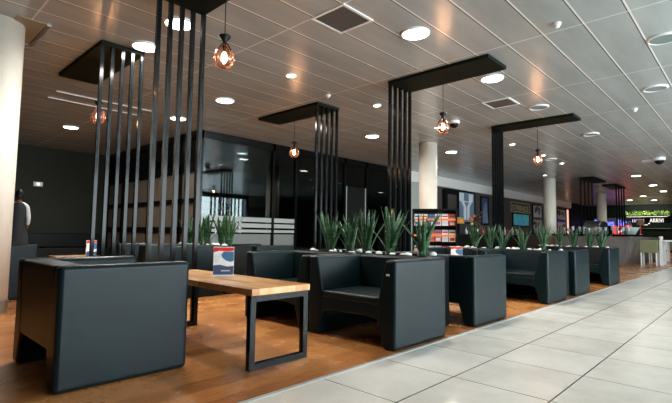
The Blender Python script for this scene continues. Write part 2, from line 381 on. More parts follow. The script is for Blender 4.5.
chair(7.54, 2.06, '+x', 'second armchair block from the right end of the walkway row, back towards the plants')
chair(9.69, 2.06, '-x', 'last black armchair of the walkway row, nearest the bar counter')
chair(6.31, 3.05, '-x', 'black armchair further in beside the second row of plants, partly hidden')
chair(0.85, 6.9, '+x', 'dark armchair beside the left column in front of the standing person')
chair(2.86, 5.62, '-x', 'black armchair in the rear seating bay, left of the rear planter')
chair(2.86, 6.62, '-x', 'black armchair in the rear seating bay, furthest back along the rear planter')
chair(4.19, 5.62, '+x', 'black armchair in the rear bay right of the rear planter, before the glass wall')

# tags: only two armchairs show one on the front or back
for o_ in [q for q in S.objects if q.name.startswith('label_tag')]:
    if o_.parent is not proto: bpy.data.objects.remove(o_)
tagged = [q for q in S.objects if q.get('label', '').startswith('black armchair seen from back')][0]
bm = bmesh.new(); box(bm, D-0.004, D+0.003, 0.28, 0.34, 0.59, 0.615); obj('label_tag', bm, white_plastic, tagged)

# ================================================================ TABLES
def make_table(label):
    t = thing('coffee_table', label, 'table', group='wood topped low tables')
    w_, l_, h_ = 0.52, 1.62, 0.53
    bm = bmesh.new(); box(bm, 0, w_, 0, l_, h_-0.045, h_); obj('tabletop', bm, butcher, t, bevel=0.004)
    for y in (0.015, l_-0.055):
        bm = bmesh.new(); s = 0.042
        for a, b, c, d in ((0.005, 0.005+s, 0, h_-0.045), (w_-0.005-s, w_-0.005, 0, h_-0.045), (0.005+s, w_-0.005-s, 0, s), (0.005+s, w_-0.005-s, h_-0.045-s, h_-0.045)):
            box(bm, a, b, y, y+s, c, d)
        obj('leg_frame', bm, black, t)
    return t
tb = make_table('low wooden table with black square leg frames in the foreground'); tb.location = (1.775, 2.415, 0)
dup(tb, (5.30, 2.5, 0), 'low table hidden behind the armchairs, carrying a small menu stand')
dup(tb, (1.86, 5.75, 0), 'low table in the rear left bay carrying a red topped menu stand')

# ================================================================ L-SHAPED SLAT SCREENS (ceiling canopy + five poles)
def make_screen(x0, x1, y_pole, y_tip, label, z=3.15):
    t = thing('slat_screen', label, 'slat screen', (x0, y_pole, 0), group='black slat screens with ceiling canopies')
    s = 1 if y_tip > y_pole else -1; w_ = x1-x0; L = abs(y_tip-y_pole)
    bm = bmesh.new(); a, b = sorted((0, s*L)); box(bm, 0, w_, a, b, z, H-0.001)
    obj('canopy', bm, canopy_m, t, bevel=0.003)
    for i in range(5):
        x = 0.02 + i*(w_-0.04)/4
        bm = bmesh.new(); box(bm, x-0.019, x+0.019, min(s*0.01, s*0.05), max(s*0.01, s*0.05), 0, z); obj('pole', bm, black, t)
    return t
make_screen(1.82, 2.33, 4.14, 2.44, 'tallest nearest black slat screen whose canopy runs over the wooden table')
make_screen(1.86, 2.38, 5.68, 7.40, 'black slat screen at far left, canopy running away from the viewer')
make_screen(5.30, 5.86, 3.97, 2.40, 'black slat screen behind the foreground plants, canopy pointing to the walkway')
make_screen(5.34, 5.89, 5.52, 7.22, 'black slat screen in the centre left, canopy pointing back to the glass wall')
make_screen(8.93, 9.43, 4.0, 2.42, 'black slat screen right of centre, behind the second row of plants')
def far_screen(x0, x1, y0, y1, ye, label):
    t = thing('slat_screen', label, 'slat screen', (x0, y0, 0), group='small slat screens over the bar')
    bx('canopy', canopy_m, 0, x1-x0, 0, y1-y0, 3.13, H-0.001, t)
    for i in range(4):
        x = 0.1 + i*(x1-x0-0.3)/3; bx('pole', black, x-0.025, x+0.025, ye-0.025, ye+0.025, 1.021, 3.13, t)
far_screen(18.8, 20.7, 4.45, 4.95, 0.47, 'left one of the two small slat screens over the bar counter')
far_screen(22.0, 23.8, 4.35, 4.9, 0.03, 'right one of the two small slat screens over the bar counter')

# ================================================================ PENDANTS
def make_pendant(label, drop):
    t = thing('pendant_lamp', label, 'pendant lamp', group='amber glass pendant lamps')
    bm = bmesh.new(); tube(bm, [(0, 0, 0), (0, 0, -drop+0.21)], 0.004, 6); obj('cord', bm, blackm, t)
    bm = bmesh.new(); lathe(bm, [(0.008, 0.215), (0.05, 0.195), (0.052, 0.182), (0.018, 0.145), (0.02, 0.125), (0.030, 0.11)], 18, (0, 0, -drop)); obj('cap', bm, blackm, t, smooth=True)
    bm = bmesh.new(); lathe(bm, [(0.017, 0.12), (0.017, 0.045)], 14, (0, 0, -drop)); obj('socket', bm, blackm, t, smooth=True)
    prof = [(0.022, 0.118), (0.042, 0.095), (0.070, 0.055), (0.088, 0.005), (0.087, -0.03), (0.074, -0.065), (0.048, -0.088), (0.018, -0.092)]
    bm = bmesh.new(); lathe(bm, prof, 28, (0, 0, -drop), caps=False); obj('glass_shade', bm, amber, t, smooth=True)
    for i in range(12):
        a = 2*PI*i/12; bm = bmesh.new()
        tube(bm, [(math.cos(a)*(r+0.002), math.sin(a)*(r+0.002), z-drop) for r, z in prof], 0.0011, 4)
        obj('cage_wire', bm, copper, t)
    for a in (0.3, 0.3+PI, 0.3+PI/2, 0.3+1.5*PI):
        bm = bmesh.new(); tube(bm, [(math.cos(a)*(r+0.004), math.sin(a)*(r+0.004), z-drop) for r, z in prof[:3]], 0.006, 5); obj('strap', bm, blackm, t)
    bm = bmesh.new(); lathe(bm, [(0.010, 0.045), (0.022, 0.02), (0.024, -0.02), (0.012, -0.045), (0.003, -0.05)], 14, (0, 0, -drop)); obj('bulb', bm, filament, t, smooth=True)
    return t
pd = make_pendant('amber pendant lamp hanging highest in view, under the nearest canopy', 0.72); pd.location = (2.10, 3.36, 3.15)
for loc, lb in (((2.11, 6.43, 3.15), 'amber pendant lamp behind the poles at far left'), ((5.56, 6.36, 3.15), 'amber pendant lamp under the centre left canopy near the glass wall'),
                ((5.56, 3.19, 3.15), 'amber pendant lamp under the canopy above the foreground plants'), ((9.15, 3.14, 3.15), 'amber pendant lamp under the right hand canopy')):
    dup(pd, loc, lb)
for x, y, _ in ((2.10, 3.36, 0), (2.11, 6.43, 0), (5.56, 6.36, 0), (5.56, 3.19, 0), (9.15, 3.14, 0)):
    l = bpy.data.lights.new('pendant_glow', 'POINT'); l.energy = 16; l.color = (1, .55, .28); l.shadow_soft_size = 0.03
    lo = bpy.data.objects.new('pendant_glow', l); S.collection.objects.link(lo); lo.location = (x, y, 2.43)

# ================================================================ CEILING FITTINGS
def make_downlight(dm, r, label, grp, lens='diffuser'):
    t = thing('downlight', label, 'ceiling light', group=grp)
    bm = bmesh.new(); lathe(bm, [(r+0.022, 0), (r+0.022, -0.012), (r+0.004, -0.022), (r, -0.022), (r, -0.004), (r+0.01, 0)], 32, caps=False); obj('trim_ring', bm, white_plastic, t, smooth=True)
    bm = bmesh.new(); lathe(bm, [(r, -0.003), (r, -0.014)], 32); obj(lens, bm, dm, t)
    return t
big = [(4.21, 2.77, 'bright round ceiling light right of the square vent at top centre'), (6.19, 2.75, 'bright round ceiling light beside the tip of the central canopy'), (2.28, 4.58, 'bright round ceiling light seen between the nearest poles'),
       (2.30, 5.48, 'bright round ceiling light left of the nearest poles'), (4.23, 6.70, 'bright round ceiling light left of the centre left canopy'), (4.30, 8.51, 'round ceiling light near the top of the glass wall corner'),
       (3.10, 11.14, 'round ceiling light over the dark back left corner'), (8.11, 6.52, 'round ceiling light behind the centre poles'), (11.05, 6.09, 'round ceiling light right of the cream column top'),
       (19.46, 3.21, 'far ceiling light above the bar, nearest of the right hand far lights'), (23.36, 3.25, 'far ceiling light towards the right edge'), (26.6, 3.29, 'far ceiling light at the right edge'), (29.2, 4.53, 'far ceiling light above the green hedge shelf'),
       (31.9, 5.63, 'furthest left ceiling light over the hedge shelf'), (32.6, 4.5, 'furthest right ceiling light over the hedge shelf'), (11.0, 9.9, 'ceiling light inside the glazed room, right'), (7.48, 10.85, 'ceiling light inside the glazed room, left')]
dl = make_downlight(diffuser, 0.145, big[0][2], 'lit round downlights'); dl.location = (big[0][0], big[0][1], H)
for x, y, lb in big[1:]: dup(dl, (x, y, H), lb)
for x, y, lb in big: 
    a = area('downlight_lamp', (x, y, H-0.03), (0, 0, 0), 0.28, 0.28, DL*(0.6 if x > 15 else 1), (1.0, 0.965, 0.91), 'DISK', PI*0.9)
dim = [(8.13, 2.76, 'unlit glassy ceiling light left of the right hand canopy'), (8.22, 1.07, 'unlit glassy ceiling light at the right edge, beside the big ceiling panels'), (11.04, 2.64, 'unlit glassy ceiling light right of the right hand canopy tip'),
       (6.2, 0.71, 'unlit ceiling fitting cut by the top right edge'), (15.9, 2.3, 'unlit ceiling fitting far right above the bar'), (13.9, 4.4, 'unlit ceiling fitting between pale column and right canopy')]
dd = make_downlight(diffuser_dim, 0.145, dim[0][2], 'unlit round downlights'); dd.location = (dim[0][0], dim[0][1], H)
for x, y, lb in dim[1:]: dup(dd, (x, y, H), lb)
sp = [(4.17, 4.88, 'small spotlight left of the centre, glowing above the centre left canopy'), (6.18, 4.87, 'small spotlight just left of the central canopy poles'), (8.31, 4.9, 'small spotlight beside the dome camera and pendant'), (11.04, 4.4, 'small spotlight left of the right hand pendant'),
      (13.08, 4.35, 'small far spotlight above the pale column'), (14.86, 4.38, 'small far spotlight right of the pale column'), (17.4, 5.73, 'smallest spotlight in front of the pale column top')]
ss = make_downlight(spot_e, 0.06, sp[0][2], 'small spotlights', 'lens'); ss.location = (sp[0][0], sp[0][1], H)
for x, y, lb in sp[1:]: dup(ss, (x, y, H), lb)
for x, y, lb in sp[:4]: area('spot_lamp', (x, y, H-0.03), (0, 0, 0), 0.1, 0.1, 8, (1, .88, .75), 'DISK', PI*0.8)
def make_vent(label):
    t = thing('air_vent', label, 'air vent', group='square ceiling vents')
    bm = bmesh.new(); s = 0.24
    for a, b, c, d in ((-s, s, -s, -s+0.03), (-s, s, s-0.03, s), (-s, -s+0.03, -s+0.03, s-0.03), (s-0.03, s, -s+0.03, s-0.03)): box(bm, a, b, c, d, -0.012, 0)
    obj('frame', bm, white_plastic, t); bm = bmesh.new(); box(bm, -s+0.03, s-0.03, -s+0.03, s-0.03, -0.006, 0.0); obj('grille', bm, vent_m, t)
    return t
vt = make_vent('square grey ceiling vent left of the brightest round light'); vt.location = (3.41, 3.17, H)
dup(vt, (7.48, 3.17, H), 'square grey ceiling vent right of the central canopy tip')
t = thing('slot_diffuser', 'long double white slot diffuser in the ceiling at upper left', 'air diffuser', (2.1, 8.4, H))
for y in (0, 0.5): bx('slot', white_plastic, 0, 1.6, y, y+0.025, -0.012, 0, t)
t = thing('access_hatch', 'square ceiling access hatch with raised edge beside the left column', 'hatch', (1.02, 5.72, H))
bx('frame', chrome, 0.28, 0.32, 0.0, 0.8, -0.02, 0, t); bx('frame_edge', chrome, 0, 0.3, 0.8, 0.83, -0.02, 0, t); bx('panel', mat('hatch_panel', (.26, .22, .15), .5), 0, 0.28, 0, 0.8, -0.008, 0, t)
def dome(label, loc, r, m, cat, name):
    t = thing(name, label, cat, loc)
    bm = bmesh.new(); lathe(bm, [(r*1.25, 0), (r*1.25, -r*0.45), (r*1.05, -r*0.6)], 24); obj('base', bm, white_plastic, t, smooth=False)
    bm = bmesh.new(); lathe(bm, [(r, -r*0.5), (r*0.92, -r*0.9), (r*0.65, -r*1.3), (r*0.3, -r*1.5), (0.002, -r*1.55)], 24); obj('dome', bm, m, t, smooth=True)
dome('black dome security camera hanging beside the central pendant lamp', (8.1, 4.40, H), 0.09, black, 'security camera', 'dome_camera')
dome('small white smoke detector on the upper right ceiling panels', (5.02, 1.5, H), 0.035, white_plastic, 'smoke detector', 'smoke_detector')
dome('small white ceiling sensor below the unlit light at right', (9.36, 1.53, H), 0.035, white_plastic, 'sensor', 'ceiling_sensor')
dome('small dark ceiling sensor near the right edge above the far lights', (15.6, 2.0, H), 0.12, black, 'sensor', 'ceiling_sensor')
dome('small sprinkler sensor right of the centre left canopy', (5.2, 5.13, H), 0.035, white_plastic, 'sensor', 'ceiling_sensor')

# ================================================================ PLANTERS, PLANTS, PEBBLES
def leaf_cluster(seed, h, nl):
    rnd = random.Random(seed); bm = bmesh.new()
    for i in range(nl):
        a = 2*PI*i/nl + rnd.uniform(-.3, .3); lean = rnd.uniform(0.06, 0.26)*(1.0 if i % 3 else 0.3); L = h*rnd.uniform(0.72, 1.05); w_ = rnd.uniform(0.022, 0.034)
        d = Vector((math.cos(a), math.sin(a), 0)); s = Vector((-d.y, d.x, 0)); b0 = d*rnd.uniform(0.01, 0.035); prev = None; tw = rnd.uniform(-.5, .5)
        for j in range(8):
            q = j/7; c = b0 + d*(lean*q**1.6) + Vector((0, 0, L*q*(1-0.08*lean*q)))
            ww = w_*(0.75+0.6*q)*(1-q)**0.55 if q < 1 else 0.0008
            if q < .3: ww = w_*(0.75+0.5*q)
            s2 = (s*math.cos(tw*q) + d*math.sin(tw*q))
            ring = [bm.verts.new(c - s2*ww), bm.verts.new(c - d*0.006*(1-q)), bm.verts.new(c + s2*ww), bm.verts.new(c + d*0.005*(1-q)+Vector((0,0,0.0005)))]
            if prev:
                for m_ in range(4): bm.faces.new((prev[m_], prev[(m_+1) % 4], ring[(m_+1) % 4], ring[m_]))
            else: bm.faces.new(ring[::-1])
            prev = ring
        bm.faces.new(prev)
    return bm
pl_mesh = []
for v in range(4):
    o_ = obj('spiky_plant', leaf_cluster(v+3, 0.51, 15), leaf_m, smooth=True); pl_mesh.append(o_.data); bpy.data.objects.remove(o_)
peb = []
for v in range(3):
    bm = bmesh.new(); bmesh.ops.create_icosphere(bm, subdivisions=2, radius=1)
    for q in bm.verts: q.co = Vector((q.co.x*(1+0.15*math.sin(3*q.co.y+v)), q.co.y*(1+.12*math.cos(4*q.co.x+v)), q.co.z*0.75))
    o_ = obj('pebble', bm, pebble_m, smooth=True); peb.append(o_.data); bpy.data.objects.remove(o_)
def planter(xc, y0, y1, ys, where, pw_=0.22, npeb=14, seed=1, hs=1.0):
    rnd = random.Random(seed)
    t = thing('planter_box', 'long black planter box ' + where, 'planter', (xc, y0, 0), group='black planter boxes between armchairs')
    L = y1-y0; bm = bmesh.new()
    box(bm, -pw_, pw_, 0, L, 0.0, 0.10); box(bm, -pw_, -pw_+0.03, 0, L, 0.10, 0.70); box(bm, pw_-0.03, pw_, 0, L, 0.10, 0.70)
    box(bm, -pw_+0.03, pw_-0.03, 0, 0.03, 0.10, 0.70); box(bm, -pw_+0.03, pw_-0.03, L-0.03, L, 0.10, 0.70)
    obj('box', bm, blackm, t); bx('soil', soil, -pw_+0.03, pw_-0.03, 0.03, L-0.03, 0.60, 0.672, t)
    order = ('nearest', 'second', 'third', 'fourth', 'fifth', 'sixth')
    for i, y in enumerate(ys):
        p = bpy.data.objects.new('spiky_plant', pl_mesh[(i+seed) % 4]); S.collection.objects.link(p); p.location = (xc+rnd.uniform(-.04, .04), y, 0.668)
        p.rotation_euler = (0, 0, rnd.uniform(0, 6)); s = rnd.uniform(0.93, 1.08)*hs; p.scale = (s*1.1, s*1.1, s)
        tag(p, 'spiky green plant, %s from the walkway, in planter %s' % (order[i], where), 'plant', 'spiky plants ' + where)
    for i in range(npeb):
        y = y0+0.08+(y1-y0-0.16)*(i+rnd.random()*0.6)/npeb
        if any(abs(y-q) < 0.045 for q in ys): y += 0.07
        p = bpy.data.objects.new('pebble', peb[i % 3]); S.collection.objects.link(p); r = rnd.uniform(0.018, 0.04)
        x = xc + (-0.13 if i % 2 else rnd.choice((0.0, 0.12))); p.location = (x, min(y, y1-0.08), 0.672+r*0.72); p.scale = (r, r*1.2, r)
        p.rotation_euler = (0, 0, rnd.uniform(0, 3))
        tag(p, 'white rounded pebble lying in the planter ' + where, 'pebble', 'white pebbles ' + where)
planter(3.90, 2.3, 4.05, [2.49, 2.85, 3.21, 3.45, 3.76], 'behind the central armchair', seed=2, npeb=22)
planter(7.315, 2.15, 3.95, [2.44, 2.77, 3.09, 3.30, 3.60], 'right of the magazine rack', seed=3, hs=0.86, npeb=30, pw_=0.21)
planter(10.71, 2.15, 3.7, [2.43, 2.64, 2.96, 3.22], 'nearest the bar', seed=4, hs=0.86, npeb=26)
planter(3.90, 5.65, 7.3, [5.95, 6.2, 6.5, 6.8, 7.1], 'of the rear bay', seed=5, npeb=14, hs=0.98)

# ================================================================ MENU STANDS
def menu(loc, rz, label, s=1.0, first=None):
    t = thing('menu_stand', label, 'menu stand', loc, rz, 'printed menu stands on tables'); t.scale = (s, s, s)
    bm = bmesh.new(); box(bm, -0.085, 0.085, -0.03, 0.03, 0, 0.006); box(bm, -0.085, 0.085, -0.006, -0.003, 0.006, 0.245); obj('acrylic_holder', bm, white_plastic, t)
    bm = bmesh.new(); box(bm, -0.083, 0.083, -0.009, -0.006, 0.012, 0.24); obj('printed_card', bm, paper, t)
    card = t.children[-1]
    bm = bmesh.new(); prism(bm, [(-0.083, 0.24), (0.083, 0.24), (0.083, 0.212), (0.02, 0.207), (-0.04, 0.212), (-0.083, 0.198)], 'y', -0.0105, -0.009); obj('red_band', bm, red, card)
    bm = bmesh.new(); prism(bm, [(-0.02, 0.18), (0.0, 0.205), (0.083, 0.206), (0.083, 0.13), (0.06, 0.118), (0.02, 0.13), (-0.012, 0.155)], 'y', -0.0105, -0.009); obj('blue_photo', bm, blue_print, card)
    bm = bmesh.new(); prism(bm, [(-0.083, 0.09), (-0.03, 0.095), (0.03, 0.08), (0.083, 0.085), (0.083, 0.012), (-0.083, 0.012)], 'y', -0.0105, -0.009); obj('dark_band', bm, navy, card)
    bm = bmesh.new(); box(bm, -0.02, 0.055, -0.012, -0.0105, 0.04, 0.05)
    for i in range(5): box(bm, -0.075, -0.02-0.006*i, -0.0105, -0.009, 0.175-0.014*i, 0.179-0.014*i)
    obj('printed_lines', bm, [mat('line', (.5, .52, .56))], card)
    return t
yaw_face = math.atan2(3.31, 2.12) - PI/2
menu((2.13, 3.31, 0.53), yaw_face, 'menu stand with red, white and blue card on the foreground wooden table')
menu((2.15, 6.55, 0.53), yaw_face+0.95, 'small red and white menu stand on the rear left table, seen almost edge on', 0.95)
menu((5.58, 3.0, 0.53), -1.05+0.1, 'small blue and pink menu card standing left of the tagged armchair', 0.9)

# ================================================================ MAGAZINE RACK
t = thing('magazine_rack', 'dark free standing magazine rack with tiers of magazines', 'magazine rack', (8.03, 4.8, 0), math.atan2(-.38, .2))
bm = bmesh.new(); box(bm, -0.44, 0.44, 0.06, 0.12, 0, 1.43)
for a in (-0.44, 0.41): box(bm, a, a+0.03, -0.16, 0.06, 0, 1.43)
box(bm, -0.41, 0.41, -0.16, 0.06, 1.40, 1.43); box(bm, -0.41, 0.41, -0.16, 0.06, 0, 0.1)
obj('frame', bm, blackm, t)
for z in (1.12, 0.80, 0.48):
    bx('shelf', black, -0.41, 0.41, -0.14, 0.06, z-0.06, z-0.03, t); bx('lit_edge', mat('lit_edge', (.75, .22, .06), emit=(1, .3, .08), es=0.03), -0.41, 0.41, -0.15, -0.138, z+0.075, z+0.115, t)
cols = [paper, red, cream, paper, blue_print, orange, paper, pink, paper]
for r_, z in enumerate((1.12, 0.80, 0.48)):
    for i in range(6):
        if r_ == 1 and i == 0: continue
        lx = -0.345 + i*0.137
        bm = bmesh.new(); box(bm, -0.062, 0.062, -0.01, 0.01, 0, 0.24); box(bm, -0.055, 0.055, -0.013, -0.01, 0.175, 0.205, 1); box(bm, -0.04, 0.045, -0.013, -0.01, 0.02, 0.08, 2)
        mg = obj('magazine', bm, [cols[(i*2+r_) % 9], (navy, red, navy)[i % 3], cols[(i+4+r_) % 9]])
        an = math.atan2(-.38, .2); d = Vector((math.cos(an), math.sin(an), 0)); nn = Vector((math.sin(an), -math.cos(an), 0))
        mg.location = Vector((8.03, 4.8, z-0.03)) + d*lx + nn*0.06; mg.rotation_euler = (-0.12, 0, an)
        tag(mg, 'magazine on the %s tier of the rack, %s from its left side' % (('upper', 'middle', 'lower')[r_], ('first', 'second', 'third', 'fourth', 'fifth', 'sixth')[i]), 'magazine', 'magazines in the rack')

# ================================================================ SLATE WALL: kiosk, art, sign, screen, posters
YW = GY + 0.1
t = thing('cabinet', 'tall black cabinet with grey side panel left of the fork mural', 'cabinet', (15.85, YW-0.17, 0))
bx('body', blackm, 0, 1.1, 0, 0.17, 0, 2.76, t); bx('grey_panel', chrome, 0.15, 0.85, -0.01, 0, 1.7, 2.55, t)
def framed(name, cat, label, x0, x1, z0, z1, m, build=None, fr_=0.06):
    t = thing(name, label, cat, (x0, YW, z0)); w_, h_ = x1-x0, z1-z0
    bm = bmesh.new()
    for a, b, c, d in ((0, w_, 0, fr_), (0, w_, h_-fr_, h_), (0, fr_, fr_, h_-fr_), (w_-fr_, w_, fr_, h_-fr_)): box(bm, a, b, -0.06, 0, c, d)
    obj('frame', bm, black, t); bx('picture', m, fr_, w_-fr_, -0.03, 0, fr_, h_-fr_, t); 
    if build: build(t, w_, h_)
    return t
def forks(t, w_, h_):
    bm = bmesh.new(); c = w_/2
    for s in (-1, 1):
        tube(bm, [(c+s*0.15, -0.035, 0.15), (c+s*0.15, -0.035, h_*0.5), (c+s*0.42, -0.035, h_*0.72)], 0.07, 6)
        for q in (-0.14, -0.05, 0.05, 0.14): tube(bm, [(c+s*0.42+q, -0.035, h_*0.68), (c+s*0.42+q*1.1, -0.035, h_*0.93)], 0.028, 5)
    tube(bm, [(c-0.34, -0.035, h_*0.68), (c+0.34, -0.035, h_*0.68)], 0.03, 5)
    obj('fork_shapes', bm, paper, t)
framed('wall_art', 'wall picture', 'tall pale blue picture of white forks on the slate wall', 17.0, 18.62, 1.42, 2.8, art_m, forks)
def figure(t, w_, h_):
    bm = bmesh.new()
    tube(bm, [(w_*.5, -.035, .1), (w_*.45, -.035, h_*.5), (w_*.6, -.035, h_*.8)], [0.16, .12, .04], 6); obj('spoon_shape', bm, art_m, t)
framed('wall_art', 'wall picture', 'narrow dark picture with a pale blue spoon shape right of the fork picture', 19.2, 20.0, 1.4, 2.7, navy, figure)
t = thing('wall_sign', 'outlined gold capital letters above the teal screen', 'sign', (22.75, YW, 2.24))
text('letters', 'STRINGS', 0.42, gold, (0, -0.03, 0), (PI/2, 0, 0), t, 0.02, sx=1.35)
bm = bmesh.new(); 
for a, b, c, d in ((-0.1, 2.45, -0.08, -0.04), (-0.1, 2.45, 0.40, 0.44), (-0.1, -0.06, -0.04, 0.4), (2.41, 2.45, -0.04, 0.4)): box(bm, a, b, -0.03, 0, c, d)
obj('border', bm, gold, t)
framed('wall_screen', 'screen', 'wide teal screen with a blue figure on the slate wall', 22.8, 25.1, 1.42, 2.12, tv_m)
def scribble(seed):
    def f(t, w_, h_):
        r = random.Random(seed); bm = bmesh.new()
        for i in range(6):
            x, z = r.uniform(.25, w_-.25), r.uniform(.15, h_-.15); a = r.uniform(0, 3)
            tube(bm, [(x+.16*math.cos(q+a), -.033, z+.10*math.sin(q*1.3+a)) for q in (0, 1, 2, 3, 4)], 0.024, 4)
            if i: tube(bm, [last, (x+.16*math.cos(a), -.033, z+.10*math.sin(a))], 0.012, 4)
            last = (x+.16*math.cos(4+a), -.033, z+.10*math.sin(5.2+a))
        obj('ink_drawing', bm, blackm, t)
    return f
pgrey = mat('print_grey', (0.45, 0.47, 0.52), 0.5)
for i, (a, b, c, d, lb) in enumerate(((25.6, 27.1, 1.95, 2.7, 'upper black and white framed print right of the teal screen'), (25.6, 27.1, 1.05, 1.9, 'lower black and white framed print right of the teal screen'),
        (27.5, 28.4, 1.05, 1.9, 'framed print partly hidden by the pale column'), (29.7, 31.5, 1.95, 2.7, 'upper framed portrait print right of the pale column'), (29.7, 31.5, 1.05, 1.9, 'lower framed print right of the pale column'))):
    framed('framed_print', 'framed print', lb, a, b, c, d, pgrey, scribble(i))
t = thing('wall_lamp', 'salmon lit vertical strip beside the last framed prints', 'wall light', (31.75, YW, 1.1)); bx('diffuser', mat('salmon', (.8, .4, .3), emit=(1, .5, .36), es=.7), 0, .3, -.04, 0, 0, 1.6, t); bx('housing', blackm, -.05, .35, -.02, 0, -.05, 1.65, t)
# counter along slate wall with flowers and lamp
t = thing('side_counter', 'dark service counter in front of the slate wall under the fork picture', 'counter', (13.8, 7.9, 0))
bx('body', blackm, 0, 7.5, 0.05, 0.6, 0, 0.9, t); bx('worktop', black, -0.05, 7.55, 0, 0.65, 0.9, 0.95, t)
def vase(loc, label):
    t = thing('flower_arrangement', label, 'flowers', loc)
    bm = bmesh.new(); lathe(bm, [(0.08, 0), (0.12, 0.15), (0.05, 0.32), (0.07, 0.36)], 16); obj('vase', bm, blackm, t, smooth=True)
    r = random.Random(4)
    for i in range(14):
        p = Vector((r.gauss(0, .13), r.gauss(0, .13), 0.52+r.gauss(0, .12))); bm = bmesh.new(); bmesh.ops.create_icosphere(bm, subdivisions=1, radius=r.uniform(.06, .1), matrix=Matrix.Translation(p))
        obj('blossom', bm, (brown, brown, cream, orange)[i % 4], t)
        bm = bmesh.new(); tube(bm, [(0, 0, .3), p], 0.008, 4); obj('stem', bm, leaf_m, t)
vase((16.6, 8.2, 0.95), 'arrangement of brown and cream blossoms on the service counter')
t = thing('table_lamp', 'small lamp with orange shade on the service counter left of the flowers', 'lamp', (15.45, 8.2, 0.95))
bm = bmesh.new(); lathe(bm, [(.08, 0), (.02, .03), (.02, .42)], 14); obj('base', bm, black, t, smooth=True)
bm = bmesh.new(); lathe(bm, [(.20, .40), (.17, .55), (.09, .64)], 18); obj('lamp_shade', bm, mat('orange_shade', (.5, .24, .04), emit=(1, .5, .1), es=.06), t, smooth=True)
bm = bmesh.new(); lathe(bm, [(.045, 0), (.045, .2), (.015, .27), (.015, .33)], 12)
bt = obj('bottle', bm, paper, smooth=True); bt.location = (15.0, 8.15, .95); tag(bt, 'pale bottle on the service counter, leftmost of its row', 'bottle', 'bottles and jars on the service counter')
r = random.Random(9)
for i in range(13):
    x = 16.0 + i*0.4; b = bt.copy()
    if i % 3: b.data = bt.data.copy(); b.data.materials[0] = (brown, chrome, red, cream)[i % 4]
    S.collection.objects.link(b); b.location = (x if abs(x-16.6) > .25 else x+.3, 8.05+r.uniform(0, .3), .95); b.scale = (1.2, 1.2, r.uniform(.7, 1.1))
    b['label'] = 'bottle or jar standing in the row on the dark service counter'
# patterned pillar and blue glowing panel in place of a window reflection
t = thing('patterned_stand', 'black stand with white swirl pattern behind the foreground plants', 'stand', (11.35, 8.6, 0))
bx('board', blackm, 0, 0.8, 0, 0.25, 0, 1.25, t); bm = bmesh.new(); r = random.Random(3)
for i in range(26):
    x, z = r.uniform(.08, .72), r.uniform(.1, 1.18); a = r.uniform(0, 6); tube(bm, [(x+.035*math.cos(q+a), -.004, z+.035*math.sin(q+a)) for q in (0, 1, 2, 3)], 0.010, 4)
obj('swirl_pattern', bm, paper, t)
t = thing('window_reflection', 'narrow pale blue glowing panel standing in for a window reflection in the glass', 'reflection panel', (7.36, 9.35, 1.05))
bx('screen', reflection_blue, 0, .18, 0, .02, 0, .55, t); bx('case', blackm, -.02, .2, .02, .06, -1.05, .57, t)  # glowing panel imitates a bright window mirrored in the glass
t = thing('yellow_balloon_lamp', 'round yellow green lamp above the patterned stand', 'lamp', (11.85, 8.72, 1.25)); bm = bmesh.new(); lathe(bm, [(.06, 0), (.015, .02), (.015, .2)], 12); obj('stem', bm, black, t)
bm = bmesh.new(); bmesh.ops.create_uvsphere(bm, u_segments=18, v_segments=12, radius=.16, matrix=Matrix.Translation((0, 0, .33))); obj('globe', bm, mat('olive_yellow', (.35, .32, .03), .4), t, smooth=True)
t.name = 'globe_lamp'

# ================================================================ BACK LEFT: bench, switch
t = thing('banquette', 'long black banquette along the dark back wall', 'bench', (-1.5, 13.6, 0))
bx('seat', blackm, 0, 6.5, 0, .85, 0, .42, t, .02); bx('backrest', blackm, 0, 6.5, .6, .88, .42, .8, t, .02)
t = thing('wall_switch', 'small white switch plate high on the dark back wall', 'switch', (3.31, 14.5, 2.15)); bx('plate', white_plastic, -.11, .11, -.02, 0, -.06, .06, t); bx('rocker', chrome, -.04, .04, -.03, -.02, -.035, .035, t)

# ================================================================ PERSON (standing, seen from behind)
def skinned(name, pts, edges, m, parent=None, sub=2, root=0):
    me = bpy.data.meshes.new(name); me.from_pydata([p[:3] for p in pts], edges, []); o = bpy.data.objects.new(name, me); S.collection.objects.link(o)
    o.modifiers.new('skin', 'SKIN')
    for i, p in enumerate(pts):
        q = me.skin_vertices[0].data[i]; q.radius = (p[3], p[4] if len(p) > 4 else p[3]); q.use_root = (i == root)
    s = o.modifiers.new('sub', 'SUBSURF'); s.levels = sub; s.render_levels = sub
    bpy.context.view_layer.update(); dg = bpy.context.evaluated_depsgraph_get()
    me2 = bpy.data.meshes.new_from_object(o.evaluated_get(dg)); bpy.data.objects.remove(o)
    me2.materials.clear(); me2.materials.append(m)
    for p in me2.polygons: p.use_smooth = True
    o = bpy.data.objects.new(name, me2); S.collection.objects.link(o)
    if parent: o.parent = parent
    return o
ploc, prz = Vector((2.16, 10.8, 0)), -0.2
